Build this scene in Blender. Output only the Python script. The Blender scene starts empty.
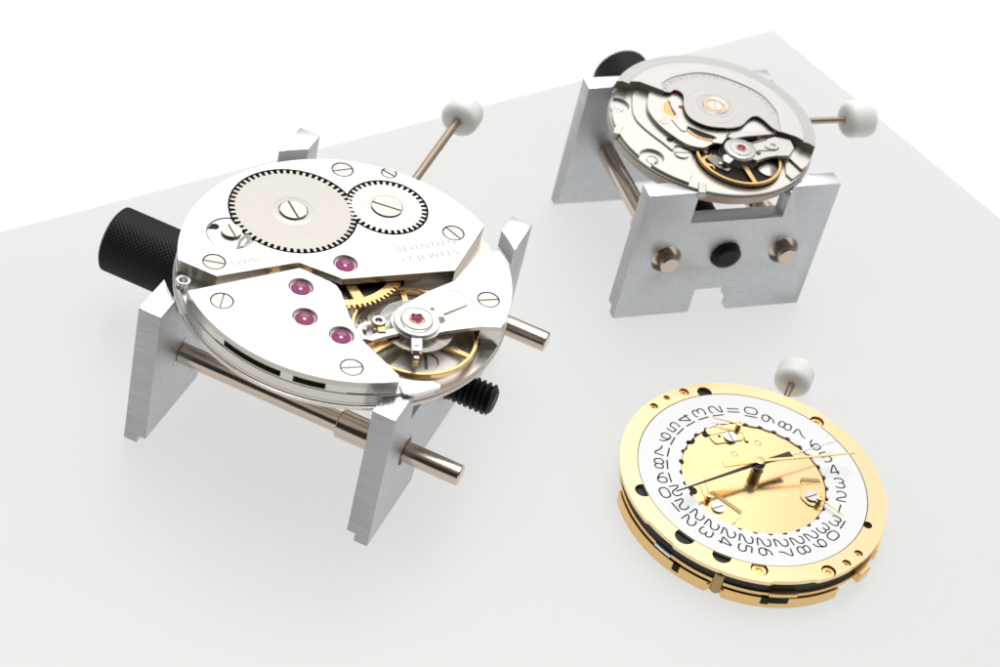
import bpy, bmesh, math, random
from mathutils import Vector, Matrix
from mathutils.geometry import tessellate_polygon
random.seed(7)
R = math.radians
sc = bpy.context.scene
col = sc.collection

# ------------------------------------------------------------------ materials
def nodes_of(name):
    m = bpy.data.materials.new(name); m.use_nodes = True
    nt = m.node_tree
    return m, nt, nt.nodes['Principled BSDF']

def metal(name, color, rough, bump=0.0, scale=3.0, rvar=0.08, stretch=(1, 1, 1), aniso=0.0, metallic=1.0, tint=0.0):
    m, nt, b = nodes_of(name)
    b.inputs['Base Color'].default_value = (*color, 1)
    b.inputs['Metallic'].default_value = metallic
    b.inputs['Roughness'].default_value = rough
    tc = nt.nodes.new('ShaderNodeTexCoord'); mp = nt.nodes.new('ShaderNodeMapping')
    mp.inputs['Scale'].default_value = stretch
    nt.links.new(tc.outputs['Object'], mp.inputs['Vector'])
    n = nt.nodes.new('ShaderNodeTexNoise'); n.inputs['Scale'].default_value = scale
    n.inputs['Detail'].default_value = 6
    nt.links.new(mp.outputs['Vector'], n.inputs['Vector'])
    mr = nt.nodes.new('ShaderNodeMapRange')
    mr.inputs['From Min'].default_value = .3; mr.inputs['From Max'].default_value = .7
    mr.inputs['To Min'].default_value = max(.02, rough - rvar); mr.inputs['To Max'].default_value = rough + rvar
    nt.links.new(n.outputs['Fac'], mr.inputs['Value']); nt.links.new(mr.outputs['Result'], b.inputs['Roughness'])
    if bump:
        bp = nt.nodes.new('ShaderNodeBump'); bp.inputs['Strength'].default_value = bump
        bp.inputs['Distance'].default_value = .05
        nt.links.new(n.outputs['Fac'], bp.inputs['Height']); nt.links.new(bp.outputs['Normal'], b.inputs['Normal'])
    if tint:
        n2 = nt.nodes.new('ShaderNodeTexNoise'); n2.inputs['Scale'].default_value = scale*.9; n2.inputs['Detail'].default_value = 8; n2.inputs['Roughness'].default_value = .7
        nt.links.new(mp.outputs['Vector'], n2.inputs['Vector'])
        cr = nt.nodes.new('ShaderNodeMapRange'); cr.inputs['From Min'].default_value = .3; cr.inputs['From Max'].default_value = .7
        cr.inputs['To Min'].default_value = 1 - tint; cr.inputs['To Max'].default_value = 1
        mx = nt.nodes.new('ShaderNodeMix'); mx.data_type = 'RGBA'; mx.blend_type = 'MULTIPLY'
        mx.inputs[0].default_value = 1; mx.inputs[6].default_value = (*color, 1)
        nt.links.new(n2.outputs['Fac'], cr.inputs['Value']); nt.links.new(cr.outputs['Result'], mx.inputs[7])
        nt.links.new(mx.outputs[2], b.inputs['Base Color'])
    return m

def turned(name, color, rough, c, tint=.12, scale=9, bump=.08, radial=False):
    """metal finished by turning (rings) or sunray (radial rays) about the point c"""
    m, nt, b = nodes_of(name)
    b.inputs['Metallic'].default_value = 1
    N = nt.nodes.new; Lk = nt.links.new
    tc = N('ShaderNodeTexCoord'); sub = N('ShaderNodeVectorMath'); sub.operation = 'SUBTRACT'; sub.inputs[1].default_value = (*c, 0)
    Lk(tc.outputs['Object'], sub.inputs[0])
    sx = N('ShaderNodeSeparateXYZ'); Lk(sub.outputs[0], sx.inputs[0])
    at = N('ShaderNodeMath'); at.operation = 'ARCTAN2'; Lk(sx.outputs[1], at.inputs[0]); Lk(sx.outputs[0], at.inputs[1])
    cx = N('ShaderNodeCombineXYZ'); Lk(sx.outputs[0], cx.inputs[0]); Lk(sx.outputs[1], cx.inputs[1])
    ln = N('ShaderNodeVectorMath'); ln.operation = 'LENGTH'; Lk(cx.outputs[0], ln.inputs[0])
    n = N('ShaderNodeTexNoise'); n.noise_dimensions = '2D'; n.inputs['Scale'].default_value = 1; n.inputs['Detail'].default_value = 4
    k = N('ShaderNodeCombineXYZ')
    a_ = N('ShaderNodeMath'); a_.operation = 'MULTIPLY'; a_.inputs[1].default_value = 30 if radial else .6; Lk(at.outputs[0], a_.inputs[0])
    r_ = N('ShaderNodeMath'); r_.operation = 'MULTIPLY'; r_.inputs[1].default_value = .25 if radial else scale; Lk(ln.outputs['Value'], r_.inputs[0])
    Lk(a_.outputs[0], k.inputs[0]); Lk(r_.outputs[0], k.inputs[1]); Lk(k.outputs[0], n.inputs['Vector'])
    mr = N('ShaderNodeMapRange'); mr.inputs['From Min'].default_value = .3; mr.inputs['From Max'].default_value = .7
    mr.inputs['To Min'].default_value = 1 - tint; mr.inputs['To Max'].default_value = 1 + tint*.3
    Lk(n.outputs['Fac'], mr.inputs['Value'])
    mx = N('ShaderNodeMix'); mx.data_type = 'RGBA'; mx.blend_type = 'MULTIPLY'; mx.inputs[0].default_value = 1; mx.inputs[6].default_value = (*color, 1)
    Lk(mr.outputs['Result'], mx.inputs[7]); Lk(mx.outputs[2], b.inputs['Base Color'])
    b.inputs['Roughness'].default_value = rough
    bp = N('ShaderNodeBump'); bp.inputs['Strength'].default_value = bump; bp.inputs['Distance'].default_value = .04
    Lk(n.outputs['Fac'], bp.inputs['Height']); Lk(bp.outputs['Normal'], b.inputs['Normal'])
    return m

def plain(name, color, rough, spec=.5, bump=0, scale=5, **kw):
    m, nt, b = nodes_of(name)
    b.inputs['Base Color'].default_value = (*color, 1)
    b.inputs['Roughness'].default_value = rough
    b.inputs['Specular IOR Level'].default_value = spec
    for k, v in kw.items(): b.inputs[k.replace('_', ' ')].default_value = v
    tc = nt.nodes.new('ShaderNodeTexCoord')
    n = nt.nodes.new('ShaderNodeTexNoise'); n.inputs['Scale'].default_value = scale; n.inputs['Detail'].default_value = 5
    nt.links.new(tc.outputs['Object'], n.inputs['Vector'])
    mr = nt.nodes.new('ShaderNodeMapRange'); mr.inputs['To Min'].default_value = max(.02, rough - .1); mr.inputs['To Max'].default_value = min(1, rough + .1)
    nt.links.new(n.outputs['Fac'], mr.inputs['Value']); nt.links.new(mr.outputs['Result'], b.inputs['Roughness'])
    if bump:
        bp = nt.nodes.new('ShaderNodeBump'); bp.inputs['Strength'].default_value = bump; bp.inputs['Distance'].default_value = .1
        nt.links.new(n.outputs['Fac'], bp.inputs['Height']); nt.links.new(bp.outputs['Normal'], b.inputs['Normal'])
    return m

M = {}
M['plate'] = metal('rhodium_plate', (.87, .855, .83), .22, rvar=.04, scale=1.2, tint=.06)
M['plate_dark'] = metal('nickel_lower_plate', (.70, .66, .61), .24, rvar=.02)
M['edge'] = metal('shaded_plate_edge', (.60, .555, .50), .3, rvar=.02)  # bridge sides: their duller reflection is put into a darker colour
M['wheel'] = turned('sunray_steel', (.575, .545, .50), .28, (-7.62, 6.72), .05)
M['crown_wheel'] = turned('polished_steel_wheel', (.70, .68, .65), .22, (2.05, 11.44), .05)
M['steel'] = metal('polished_steel', (.84, .82, .79), .12, rvar=.05)
M['dark_steel'] = metal('dark_steel', (.30, .27, .24), .28)
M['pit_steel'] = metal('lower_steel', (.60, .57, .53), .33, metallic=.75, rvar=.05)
M['screw'] = metal('screw_steel', (.70, .665, .62), .2, rvar=.05)
M['slot'] = metal('slot_shadow_steel', (.22, .18, .15), .4)
M['rod'] = metal('nickel_rod', (.65, .555, .47), .2, rvar=.06, bump=.02, scale=8, stretch=(1, .05, 1))
M['stem'] = metal('bronze_stem', (.50, .40, .31), .3)
M['copper'] = metal('copper', (.86, .55, .38), .25)
M['aluminium'] = metal('cast_aluminium', (.68, .70, .73), .46, bump=.22, scale=2.2, rvar=.06, tint=.14)
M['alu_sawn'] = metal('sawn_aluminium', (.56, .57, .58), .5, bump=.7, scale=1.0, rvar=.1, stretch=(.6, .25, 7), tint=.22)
M['alu_top'] = metal('bright_top_aluminium', (.86, .87, .89), .3, bump=.1, scale=4)  # smooth jaw tops; the softbox reflection is put into a lighter colour
M['gold'] = metal('gold_plate', (.98, .74, .43), .22, rvar=.02)
M['gold_side'] = metal('gold_side', (.90, .61, .27), .3, rvar=.01)
M['gold_center'] = metal('gold_mirror', (.98, .725, .39), .16, rvar=.03)
M['brass'] = metal('gilt_brass', (.96, .66, .31), .2)
M['red_gold'] = metal('red_gold', (.88, .50, .24), .25)
M['rotor'] = turned('brushed_rotor', (.66, .64, .61), .30, (-.1, 2.3), .10)
M['rotor_facet'] = turned('brushed_rotor_facet', (.54, .53, .51), .30, (0, .1), .14)
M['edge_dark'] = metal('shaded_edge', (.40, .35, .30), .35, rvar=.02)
M['balance2'] = metal('dark_gilt', (.80, .52, .22), .22)
M['grey_steel'] = metal('grey_steel', (.62, .60, .57), .25)
M['rotor_disc'] = turned('brushed_rotor_disc', (.60, .58, .56), .32, (-.1, 2.3), .13)
M['auto'] = metal('nickel_bridge', (.71, .68, .63), .28, rvar=.02)
M['black'] = plain('black_plastic', (.012, .012, .013), .45, .4)
M['knob'] = plain('black_oxide', (.009, .0085, .009), .5, .3)
M['cavity'] = plain('dark_recess', (.02, .016, .012), .6, .2)  # near-black colour stands in for shade in gaps, holes and pits
M['ruby'] = plain('ruby', (.30, .02, .135), .14, .45)
M['white_plastic'] = plain('white_nylon', (.95, .94, .90), .38, .35, Subsurface_Weight=.6, Subsurface_Scale=1.5, Subsurface_Radius=(1, 1, .95))
M['enamel'] = plain('white_date_disc', (.95, .95, .95), .35, .4)
M['ink'] = plain('date_ink', (.025, .025, .03), .5, .3)
M['engrave'] = metal('engraved_metal', (.40, .37, .33), .5)
M['engrave2'] = metal('engraved_rotor', (.25, .235, .225), .5)
M['hand_dark'] = metal('hand_dark_reflection', (.07, .06, .055), .25)  # dark reflection on the hand is put into its colour
M['hand_gold'] = metal('gold_hand', (.95, .66, .27), .3)
M['bronze'] = metal('bronze_pin_and_shade', (.45, .31, .15), .35)
M['post'] = metal('dark_post', (.45, .36, .25), .25)
M['silver'] = metal('silver_hand', (.75, .75, .76), .25)

# frosted acrylic sheet, lit through from the light table below it
def acrylic():
    m, nt, b = nodes_of('frosted_acrylic')
    nt.nodes.remove(b); out = nt.nodes['Material Output']
    tc = nt.nodes.new('ShaderNodeTexCoord')
    n = nt.nodes.new('ShaderNodeTexNoise'); n.inputs['Scale'].default_value = .9; n.inputs['Detail'].default_value = 2
    nt.links.new(tc.outputs['Object'], n.inputs['Vector'])
    mr = nt.nodes.new('ShaderNodeMapRange'); mr.inputs['From Min'].default_value = .755; mr.inputs['From Max'].default_value = .78
    mr.inputs['To Min'].default_value = 1; mr.inputs['To Max'].default_value = .93
    nt.links.new(n.outputs['Fac'], mr.inputs['Value'])
    mx = nt.nodes.new('ShaderNodeMix'); mx.data_type = 'RGBA'; mx.blend_type = 'MULTIPLY'; mx.inputs[0].default_value = 1
    mx.inputs[6].default_value = (*SHEET, 1)
    nt.links.new(mr.outputs['Result'], mx.inputs[7])
    d = nt.nodes.new('ShaderNodeBsdfDiffuse'); t = nt.nodes.new('ShaderNodeBsdfTranslucent'); g = nt.nodes.new('ShaderNodeBsdfGlossy')
    g.inputs['Roughness'].default_value = .3
    for k in (d, t): nt.links.new(mx.outputs[2], k.inputs['Color'])
    m1_ = nt.nodes.new('ShaderNodeMixShader'); m1_.inputs[0].default_value = TRANS
    m2_ = nt.nodes.new('ShaderNodeMixShader'); m2_.inputs[0].default_value = .03
    nt.links.new(d.outputs[0], m1_.inputs[1]); nt.links.new(t.outputs[0], m1_.inputs[2])
    nt.links.new(m1_.outputs[0], m2_.inputs[1]); nt.links.new(g.outputs[0], m2_.inputs[2])
    nt.links.new(m2_.outputs[0], out.inputs['Surface'])
    return m
SHEET, TRANS = (.77, .77, .757), .88
M['acrylic'] = acrylic()
M['backdrop'] = plain('light_table', (.12, .12, .12), .9, .05, Emission_Color=(1, 1, 1, 1), Emission_Strength=1.0)

# ------------------------------------------------------------------ helpers
def put(name, bm, mat, parent=None, angle=32, loc=None, side=None):
    me = bpy.data.meshes.new(name)
    bmesh.ops.recalc_face_normals(bm, faces=bm.faces)
    bm.to_mesh(me); bm.free()
    for p in me.polygons: p.use_smooth = True
    me.set_sharp_from_angle(angle=R(angle))
    me.materials.append(mat)
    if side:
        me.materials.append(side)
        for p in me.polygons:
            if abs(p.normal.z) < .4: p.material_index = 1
    o = bpy.data.objects.new(name, me); col.objects.link(o)
    o.parent = parent
    if loc: o.location = loc
    return o

def empty(name, loc, label, cat, rz=0):
    o = bpy.data.objects.new(name, None); col.objects.link(o)
    o.location = loc; o.rotation_euler = (0, 0, rz); o.empty_display_size = 2
    o['label'] = label; o['category'] = cat
    return o

def circ(c, r, n=48, a0=0):
    return [(c[0] + r*math.cos(a0 + 2*math.pi*i/n), c[1] + r*math.sin(a0 + 2*math.pi*i/n)) for i in range(n)]

def arc(c, r, a0, a1, n=None):            # degrees
    n = n or max(2, int(abs(a1 - a0)/2.5))
    return [(c[0] + r*math.cos(R(a0 + (a1 - a0)*i/n)), c[1] + r*math.sin(R(a0 + (a1 - a0)*i/n))) for i in range(n + 1)]

def area2(p): return sum(p[i][0]*p[(i+1) % len(p)][1] - p[(i+1) % len(p)][0]*p[i][1] for i in range(len(p)))

def rnd(p, r, n=4):                       # round the corners of a polygon
    out = []
    for i in range(len(p)):
        a, b, c = Vector(p[i-1]), Vector(p[i]), Vector(p[(i+1) % len(p)])
        u, v = a - b, c - b
        lu, lv = u.length, v.length
        if lu < 1e-6 or lv < 1e-6: continue
        k = min(r, lu*.45, lv*.45)
        u, v = u/lu, v/lv
        if u.dot(v) < -.97: out.append(tuple(b)); continue
        s, e = b + u*k, b + v*k
        for j in range(n + 1):
            t = j/n
            q = s*(1-t)**2 + b*2*t*(1-t) + e*t*t
            out.append((q.x, q.y))
    return out

def smooth(p, closed=False, n=5):         # Catmull-Rom
    q = []
    m = len(p)
    for i in range(m if closed else m - 1):
        g = lambda k: Vector(p[k % m]) if closed else Vector(p[min(max(k, 0), m-1)])
        a, b, c, d = g(i-1), g(i), g(i+1), g(i+2)
        for j in range(n):
            t = j/n
            v = .5*((2*b) + (c-a)*t + (2*a-5*b+4*c-d)*t*t + (3*b-a-3*c+d)*t**3)
            q.append(tuple(v))
    if not closed: q.append(tuple(p[-1]))
    return q

def flat(outer, z0, z1, holes=(), bev=.06, bm=None, both=False):
    """extruded polygon with holes, its top rim bevelled"""
    own = bmesh.new()
    loops = [list(outer) if area2(outer) > 0 else list(outer)[::-1]]
    for h in holes: loops.append(list(h)[::-1] if area2(h) > 0 else list(h))
    tri = tessellate_polygon([[Vector((x, y, 0)) for x, y in l] for l in loops])
    flatp = [p for l in loops for p in l]
    top = [own.verts.new((x, y, z1)) for x, y in flatp]
    bot = [own.verts.new((x, y, z0)) for x, y in flatp]
    for t in tri:
        if len(set(t)) < 3: continue
        try:
            own.faces.new([top[i] for i in t]); own.faces.new([bot[i] for i in t][::-1])
        except ValueError: pass
    rim, rimb = [], []
    k = 0
    for l in loops:
        n = len(l)
        for i in range(n):
            a, b = k + i, k + (i+1) % n
            try: own.faces.new([top[a], bot[a], bot[b], top[b]])
            except ValueError: continue
            e = own.edges.get((top[a], top[b]))
            if e: rim.append(e)
            e = own.edges.get((bot[a], bot[b]))
            if e: rimb.append(e)
        k += n
    bmesh.ops.recalc_face_normals(own, faces=own.faces)
    if bev: bmesh.ops.bevel(own, geom=rim + (rimb if both else []), offset=bev, segments=1, affect='EDGES', profile=.5, clamp_overlap=True)
    bmesh.ops.dissolve_limit(own, angle_limit=R(.5), verts=own.verts, edges=[e for e in own.edges if len(e.link_faces) == 2 and e.link_faces[0].normal.dot(e.link_faces[1].normal) > .9999 and abs(e.link_faces[0].normal.z) > .99]) if False else None
    if bm is None: return own
    join(bm, own); return bm

def join(bm, other, mat=None):
    me = bpy.data.meshes.new('tmp'); other.to_mesh(me); other.free()
    if mat: me.transform(mat)
    bm.from_mesh(me); bpy.data.meshes.remove(me)

def lathe(prof, c=(0, 0), n=64, bm=None, mat=None):
    """revolve [(r,z)] about z; closed by caps when r==0"""
    b = bmesh.new()
    rings = []
    for r, z in prof:
        if r < 1e-6: rings.append([b.verts.new((c[0], c[1], z))])
        else: rings.append([b.verts.new((c[0] + r*math.cos(2*math.pi*i/n), c[1] + r*math.sin(2*math.pi*i/n), z)) for i in range(n)])
    for p, q in zip(rings, rings[1:]):
        for i in range(n):
            j = (i+1) % n
            if len(p) == 1 and len(q) == 1: continue
            if len(p) == 1: b.faces.new([p[0], q[i], q[j]])
            elif len(q) == 1: b.faces.new([p[i], q[0], p[j]])
            else: b.faces.new([p[i], q[i], q[j], p[j]])
    if bm is None and mat is None: return b
    tgt = bm if bm is not None else bmesh.new()
    join(tgt, b, mat); return tgt

def axis_matrix(p, d):
    d = Vector(d).normalized()
    return Matrix.Translation(Vector(p)) @ d.to_track_quat('Z', 'Y').to_matrix().to_4x4()

def rodmesh(p0, p1, prof, n=40, bm=None):
    """profile (r, t along the axis) between two points"""
    p0, p1 = Vector(p0), Vector(p1); L = (p1 - p0).length
    return lathe([(r, t) for r, t in prof], n=n, bm=bm, mat=axis_matrix(p0, p1 - p0))

def cyl(p0, p1, r, ch=.1, n=40, bm=None):
    L = (Vector(p1) - Vector(p0)).length
    return rodmesh(p0, p1, [(0, 0), (r-ch, 0), (r, ch), (r, L-ch), (r-ch, L), (0, L)], n, bm)

def tube(path, r, n=8, closed=False, bm=None):
    bm = bm or bmesh.new()
    P = [Vector(p) for p in path]; rings = []
    for i, p in enumerate(P):
        a = P[i-1] if (i or closed) else p; b = P[(i+1) % len(P)] if (i < len(P)-1 or closed) else p
        t = (b - a).normalized(); s = Vector((0, 0, 1)).cross(t)
        s = s.normalized() if s.length > 1e-4 else Vector((1, 0, 0)); w = t.cross(s)
        rings.append([bm.verts.new(p + s*r*math.cos(2*math.pi*k/n) + w*r*math.sin(2*math.pi*k/n)) for k in range(n)])
    m = len(P)
    for i in range(m if closed else m-1):
        for k in range(n):
            bm.faces.new([rings[i][k], rings[i][(k+1) % n], rings[(i+1) % m][(k+1) % n], rings[(i+1) % m][k]])
    if not closed:
        bm.faces.new(rings[0][::-1]); bm.faces.new(rings[-1])
    return bm

def strip(p0, p1, w0, w1, z0, z1, bm=None, bev=.02):
    a, b = Vector(p0), Vector(p1); d = (b - a).normalized(); s = Vector((-d.y, d.x))
    return flat([tuple(a + s*w0/2), tuple(a - s*w0/2), tuple(b - s*w1/2), tuple(b + s*w1/2)], z0, z1, bev=bev, bm=bm)

def gearline(c, ro, rr, n, duty=.5, phase=0.):
    out = []
    for i in range(n):
        a = phase + 2*math.pi*i/n; s = 2*math.pi/n
        for r, f in ((rr, -.5*(1-duty)-.5*duty), (rr, -.5*duty*1.05), (ro, -.5*duty*.72), (ro, .5*duty*.72), (rr, .5*duty*1.05)):
            out.append((c[0] + r*math.cos(a + f*s), c[1] + r*math.sin(a + f*s)))
    return out

def screw(parent, c, r, z, slot, w=.2, mat='screw', depth=.16, name='screw'):
    """slotted screw head: two half discs above a floor; z is the top of the head"""
    bm = bmesh.new()
    for sgn in (0, 180):
        a = math.degrees(math.asin(w/2/r))
        pts = arc(c, r, slot + sgn + a, slot + sgn + 180 - a, 20)
        flat(pts, z - depth, z, bev=.05, bm=bm)
    o = put(name, bm, M[mat], parent)
    b2 = bmesh.new()
    lathe([(0, z - depth + .004), (r - .015, z - depth + .004), (r - .015, z - .6), (0, z - .6)], c, 40, b2)
    put('screw_slot', b2, M['slot'], o)
    return o

def jewel(parent, c, r, z, name='jewel'):
    bm = lathe([(0, z - .2), (.13*r, z - .2), (.15*r, z - .1), (.42*r, z - .09), (.56*r, z - .02), (.72*r, z), (.9*r, z - .02), (r, z - .16), (r, z - .5), (0, z - .5)], c, 40)
    return put(name, bm, M['ruby'], parent)

def sink(c, r, z, d, bm=None, r2=None):    # conical steel sink around a jewel or a screw
    r2 = r2 or r*.86
    return lathe([(r + .02, z - .02), (r2, z - d), (0, z - d), (0, z - d - .05), (r + .02, z - d - .05)], c, 48, bm)

def boolean(o, cutters, op='DIFFERENCE'):
    for c in cutters:
        md = o.modifiers.new('b', 'BOOLEAN'); md.object = c; md.operation = op; md.solver = 'EXACT'
    return o

def bake(o, angle=32, bevel=0, seg=2):
    if bevel:
        md = o.modifiers.new('v', 'BEVEL'); md.width = bevel; md.segments = seg; md.limit_method = 'ANGLE'; md.angle_limit = R(40)
    dg = bpy.context.evaluated_depsgraph_get(); dg.update()
    me = bpy.data.meshes.new_from_object(o.evaluated_get(dg))
    o.modifiers.clear(); old = o.data; o.data = me; me.name = old.name.split('.')[0]
    bpy.data.meshes.remove(old)
    for p in me.polygons: p.use_smooth = True
    me.set_sharp_from_angle(angle=R(angle))
    return o

def cutter(bm):
    me = bpy.data.meshes.new('cut'); bmesh.ops.recalc_face_normals(bm, faces=bm.faces); bm.to_mesh(me); bm.free()
    o = bpy.data.objects.new('cut', me); col.objects.link(o); return o

def drop(objs):
    for c in objs:
        me = c.data; bpy.data.objects.remove(c); bpy.data.meshes.remove(me)

def lettering(parent, text, p0, p1, z, size, mat, name='engraving'):
    cu = bpy.data.curves.new('t', 'FONT'); cu.body = text; cu.size = 1; cu.space_character = 1.08
    o = bpy.data.objects.new('t', cu); col.objects.link(o)
    dg = bpy.context.evaluated_depsgraph_get(); dg.update()
    me = bpy.data.meshes.new_from_object(o.evaluated_get(dg))
    bpy.data.objects.remove(o); bpy.data.curves.remove(cu)
    w = max(v.co.x for v in me.vertices)
    a, b = Vector((*p0, 0)), Vector((*p1, 0)); d = b - a
    sx = d.length/w; ang = math.atan2(d.y, d.x)
    me.transform(Matrix.Translation((a.x, a.y, z)) @ Matrix.Rotation(ang, 4, 'Z') @ Matrix.Diagonal((sx, size, 1, 1)))
    me.materials.append(mat); me.name = name
    t = bpy.data.objects.new(name, me); col.objects.link(t); t.parent = parent
    return t

def ribbon(pts, w, z, bm, closed=False):
    P = [Vector(p) for p in pts]; n = len(P); L, Rr = [], []
    for i in range(n):
        a = P[i-1] if (i or closed) else P[i]; b = P[(i+1) % n] if (i < n-1 or closed) else P[i]
        t = (b - a).normalized(); s = Vector((-t.y, t.x))*w/2
        L.append(bm.verts.new((P[i].x + s.x, P[i].y + s.y, z))); Rr.append(bm.verts.new((P[i].x - s.x, P[i].y - s.y, z)))
    for i in range(n if closed else n-1):
        j = (i+1) % n
        bm.faces.new([L[i], Rr[i], Rr[j], L[j]])

# ------------------------------------------------------------------ setting
bm = bmesh.new()
S = 1500
vs = [bm.verts.new((x, y, -3.1)) for x, y in ((-S, -S), (S, -S), (S, S), (-S, S))]; bm.faces.new(vs)
bd = put('backdrop', bm, M['backdrop']); bd['kind'] = 'structure'

c0 = Vector((27.72, 88.44)); d1 = Vector((-88.32, -86.76)).normalized(); d2 = Vector((34.66, -31.91)).normalized()
q = [c0, c0 + d1*300, c0 + d1*300 + d2*260, c0 + d2*260]
bm = bmesh.new(); bm.faces.new([bm.verts.new((p.x, p.y, 0)) for p in q])
sheet = put('acrylic_sheet', bm, M['acrylic'])
sheet['label'] = 'large translucent white acrylic sheet lying under all the watch parts'; sheet['category'] = 'sheet'

# ------------------------------------------------------------------ holders
def jaw(parent, W, H, T, side, D, top_u, top_z, bot_u, bot_z, rc, rR, rz, holes):
    """H shaped jaw: outline in (u,z), thickness along v; side +1/-1"""
    w = W/2
    out = [(-w, 0), (-bot_u, 0), (-bot_u, bot_z), (bot_u, bot_z), (bot_u, 0), (w, 0), (w, H), (top_u, H), (top_u, top_z), (-top_u, top_z), (-top_u, H), (-w, H)]
    bm = flat(out, 0, T, [circ((u, z), r, 40) for u, z, r in holes], bev=0)
    # (u,z,thickness) -> (u, v, z); thickness runs from the inner face outwards
    v0 = D/2 - T
    for v in bm.verts:
        u, z, t = v.co
        v.co = (u, side*(v0 + t), z)
    bmesh.ops.recalc_face_normals(bm, faces=bm.faces)
    o = put('jaw', bm, M['aluminium'], parent)
    cuts = [cutter(lathe([(0, rz), (rR, rz), (rR, H + 3), (0, H + 3)], rc, 160))]
    b = bmesh.new(); bmesh.ops.create_cube(b, size=1)
    for v in b.verts: v.co = (v.co.x*(W + 4), side*(v0 + .42) + v.co.y*1.16, v.co.z*2.2)
    cuts.append(cutter(b))
    for c in cuts: c.parent = parent
    boolean(o, cuts); bake(o, bevel=.28, angle=35); drop(cuts)
    # sawn end faces get their own rougher material
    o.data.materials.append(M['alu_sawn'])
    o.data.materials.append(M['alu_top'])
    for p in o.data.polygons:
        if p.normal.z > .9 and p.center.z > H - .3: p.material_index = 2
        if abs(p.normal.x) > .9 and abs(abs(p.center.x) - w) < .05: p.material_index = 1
    return o

def knurled(p0, p1, r, n=46, m=20, h=.2):
    """cylinder with a diamond knurl made of real ridges, chamfered ends"""
    b = bmesh.new(); p0, p1 = Vector(p0), Vector(p1); L = (p1 - p0).length; mt = axis_matrix(p0, p1 - p0)
    N, K = n*4, m*4
    rings = []
    for k in range(K + 1):
        t = k/K; z = .35 + t*(L - .7)
        ring = []
        for i in range(N):
            a = 2*math.pi*i/N
            s = abs(math.sin(n*a/2 + m*math.pi*t))*abs(math.sin(n*a/2 - m*math.pi*t))
            rr = r - h + h*1.0*s
            ring.append(b.verts.new((rr*math.cos(a), rr*math.sin(a), z)))
        rings.append(ring)
    def cap(z, rr): return [b.verts.new((rr*math.cos(2*math.pi*i/N), rr*math.sin(2*math.pi*i/N), z)) for i in range(N)]
    rings = [cap(0, r - .55)] + rings + [cap(L, r - .55)]
    for u, v in zip(rings, rings[1:]):
        for i in range(N):
            b.faces.new([u[i], u[(i+1) % N], v[(i+1) % N], v[i]])
    b.faces.new(rings[0][::-1]); b.faces.new(rings[-1])
    o = bmesh.new(); join(o, b, mt); return o

def thread(p0, p1, r, pitch, depth, n=36, bm=None):
    p0, p1 = Vector(p0), Vector(p1); L = (p1 - p0).length
    b = bmesh.new(); turns = L/pitch; K = int(turns*n); rows = []
    prof = [(0, r - depth), (.36, r), (.62, r), (.98, r - depth)]
    for k in range(K + 1):
        a = 2*math.pi*k/n
        rows.append([b.verts.new((rr*math.cos(a), rr*math.sin(a), min(max((k/n + f - .5)*pitch, 0), L))) for f, rr in prof])
    for u, v in zip(rows, rows[1:]):
        for j in range(3): b.faces.new([u[j], v[j], v[j+1], u[j+1]])
    lathe([(0, 0), (r - depth, 0), (r - depth, L - .1), (r - depth + .05, L), (r - depth - .25, L + .2), (0, L + .2)], n=n, bm=b)
    out = bm if bm is not None else bmesh.new()
    join(out, b, axis_matrix(p0, p1 - p0)); return out

def holder(loc, rz, label, W, H, T, D, top_u, top_z, bot_u, bot_z, rc, rR, ledge, rod_u, rod_z, rod_end, knob, screw_end, sleeve, v_in=.55):
    t = empty('movement_holder', loc, label, 'holder', rz)
    hs = [(-rod_u, rod_z, sleeve), (rod_u, rod_z, sleeve), (0, rod_z, 1.95)]
    a = jaw(t, W, H, T, 1, D, top_u, top_z, bot_u, bot_z, rc, rR, ledge, [])
    b = jaw(t, W, H, T, -1, D, top_u, top_z, bot_u, bot_z, rc, rR, ledge, hs)
    for s in (-1, 1):
        bm = cyl((s*rod_u, D/2 - T + .02, rod_z), (s*rod_u, rod_end, rod_z), 1.18, .12)
        L = D - T
        v1 = -D/2 + T + 5.2; v0 = -D/2 + v_in
        rodmesh((s*rod_u, v1, rod_z), (s*rod_u, v0, rod_z), [(1.19, 0), (sleeve - .12, 0), (sleeve - .02, .12), (sleeve - .02, v1 - v0 - .1), (sleeve - .2, v1 - v0), (1.19, v1 - v0)], bm=bm)
        put('guide_rod', bm, M['rod'], t)
        # turned collar line where the rod is pressed into the far jaw
        put('rod_seat', lathe([(1.2, 0), (1.75, 0), (1.75, .05), (1.62, .06), (1.6, .03), (1.2, .03)], n=48, mat=axis_matrix((s*rod_u, D/2 - T + .01, rod_z), (0, -1, 0))), M['aluminium'], t)
    bm = thread((0, D/2 - .5, rod_z), (0, screw_end, rod_z), 1.85, .68, .36)
    sc_ = put('clamp_screw', bm, M['knob'], t, angle=25)
    kb = put('knob', knurled((0, knob[0], knob[2]), (0, knob[1], knob[2]), knob[3]), M['knob'], sc_, angle=60)
    return t

holder((-18.34, -10.69, 0), 1.34454, 'larger aluminium movement holder carrying the silver hand-wound movement', 38, 19.2, 2.62, 29.82, 13.37, 14.6, 7.1, 3.0,
       (0, 0), 20.1, 16.9, 12.6, 9.2, -21.5, (16.2, 27.9, 9.0, 3.95), -20.0, 1.65, 1.6)
holder((18.79, 31.15, 0), .49697, 'smaller aluminium movement holder carrying the automatic movement with rotor', 25.73, 19.6, 2.19, 23.1, 6.25, 14.85, 2.6, 3.75,
       (0, .2), 13.35, 18.7, 8.05, 9.3, -12.9, (13.2, 25.6, 9.3, 3.95), -12.2, 1.95)

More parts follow.
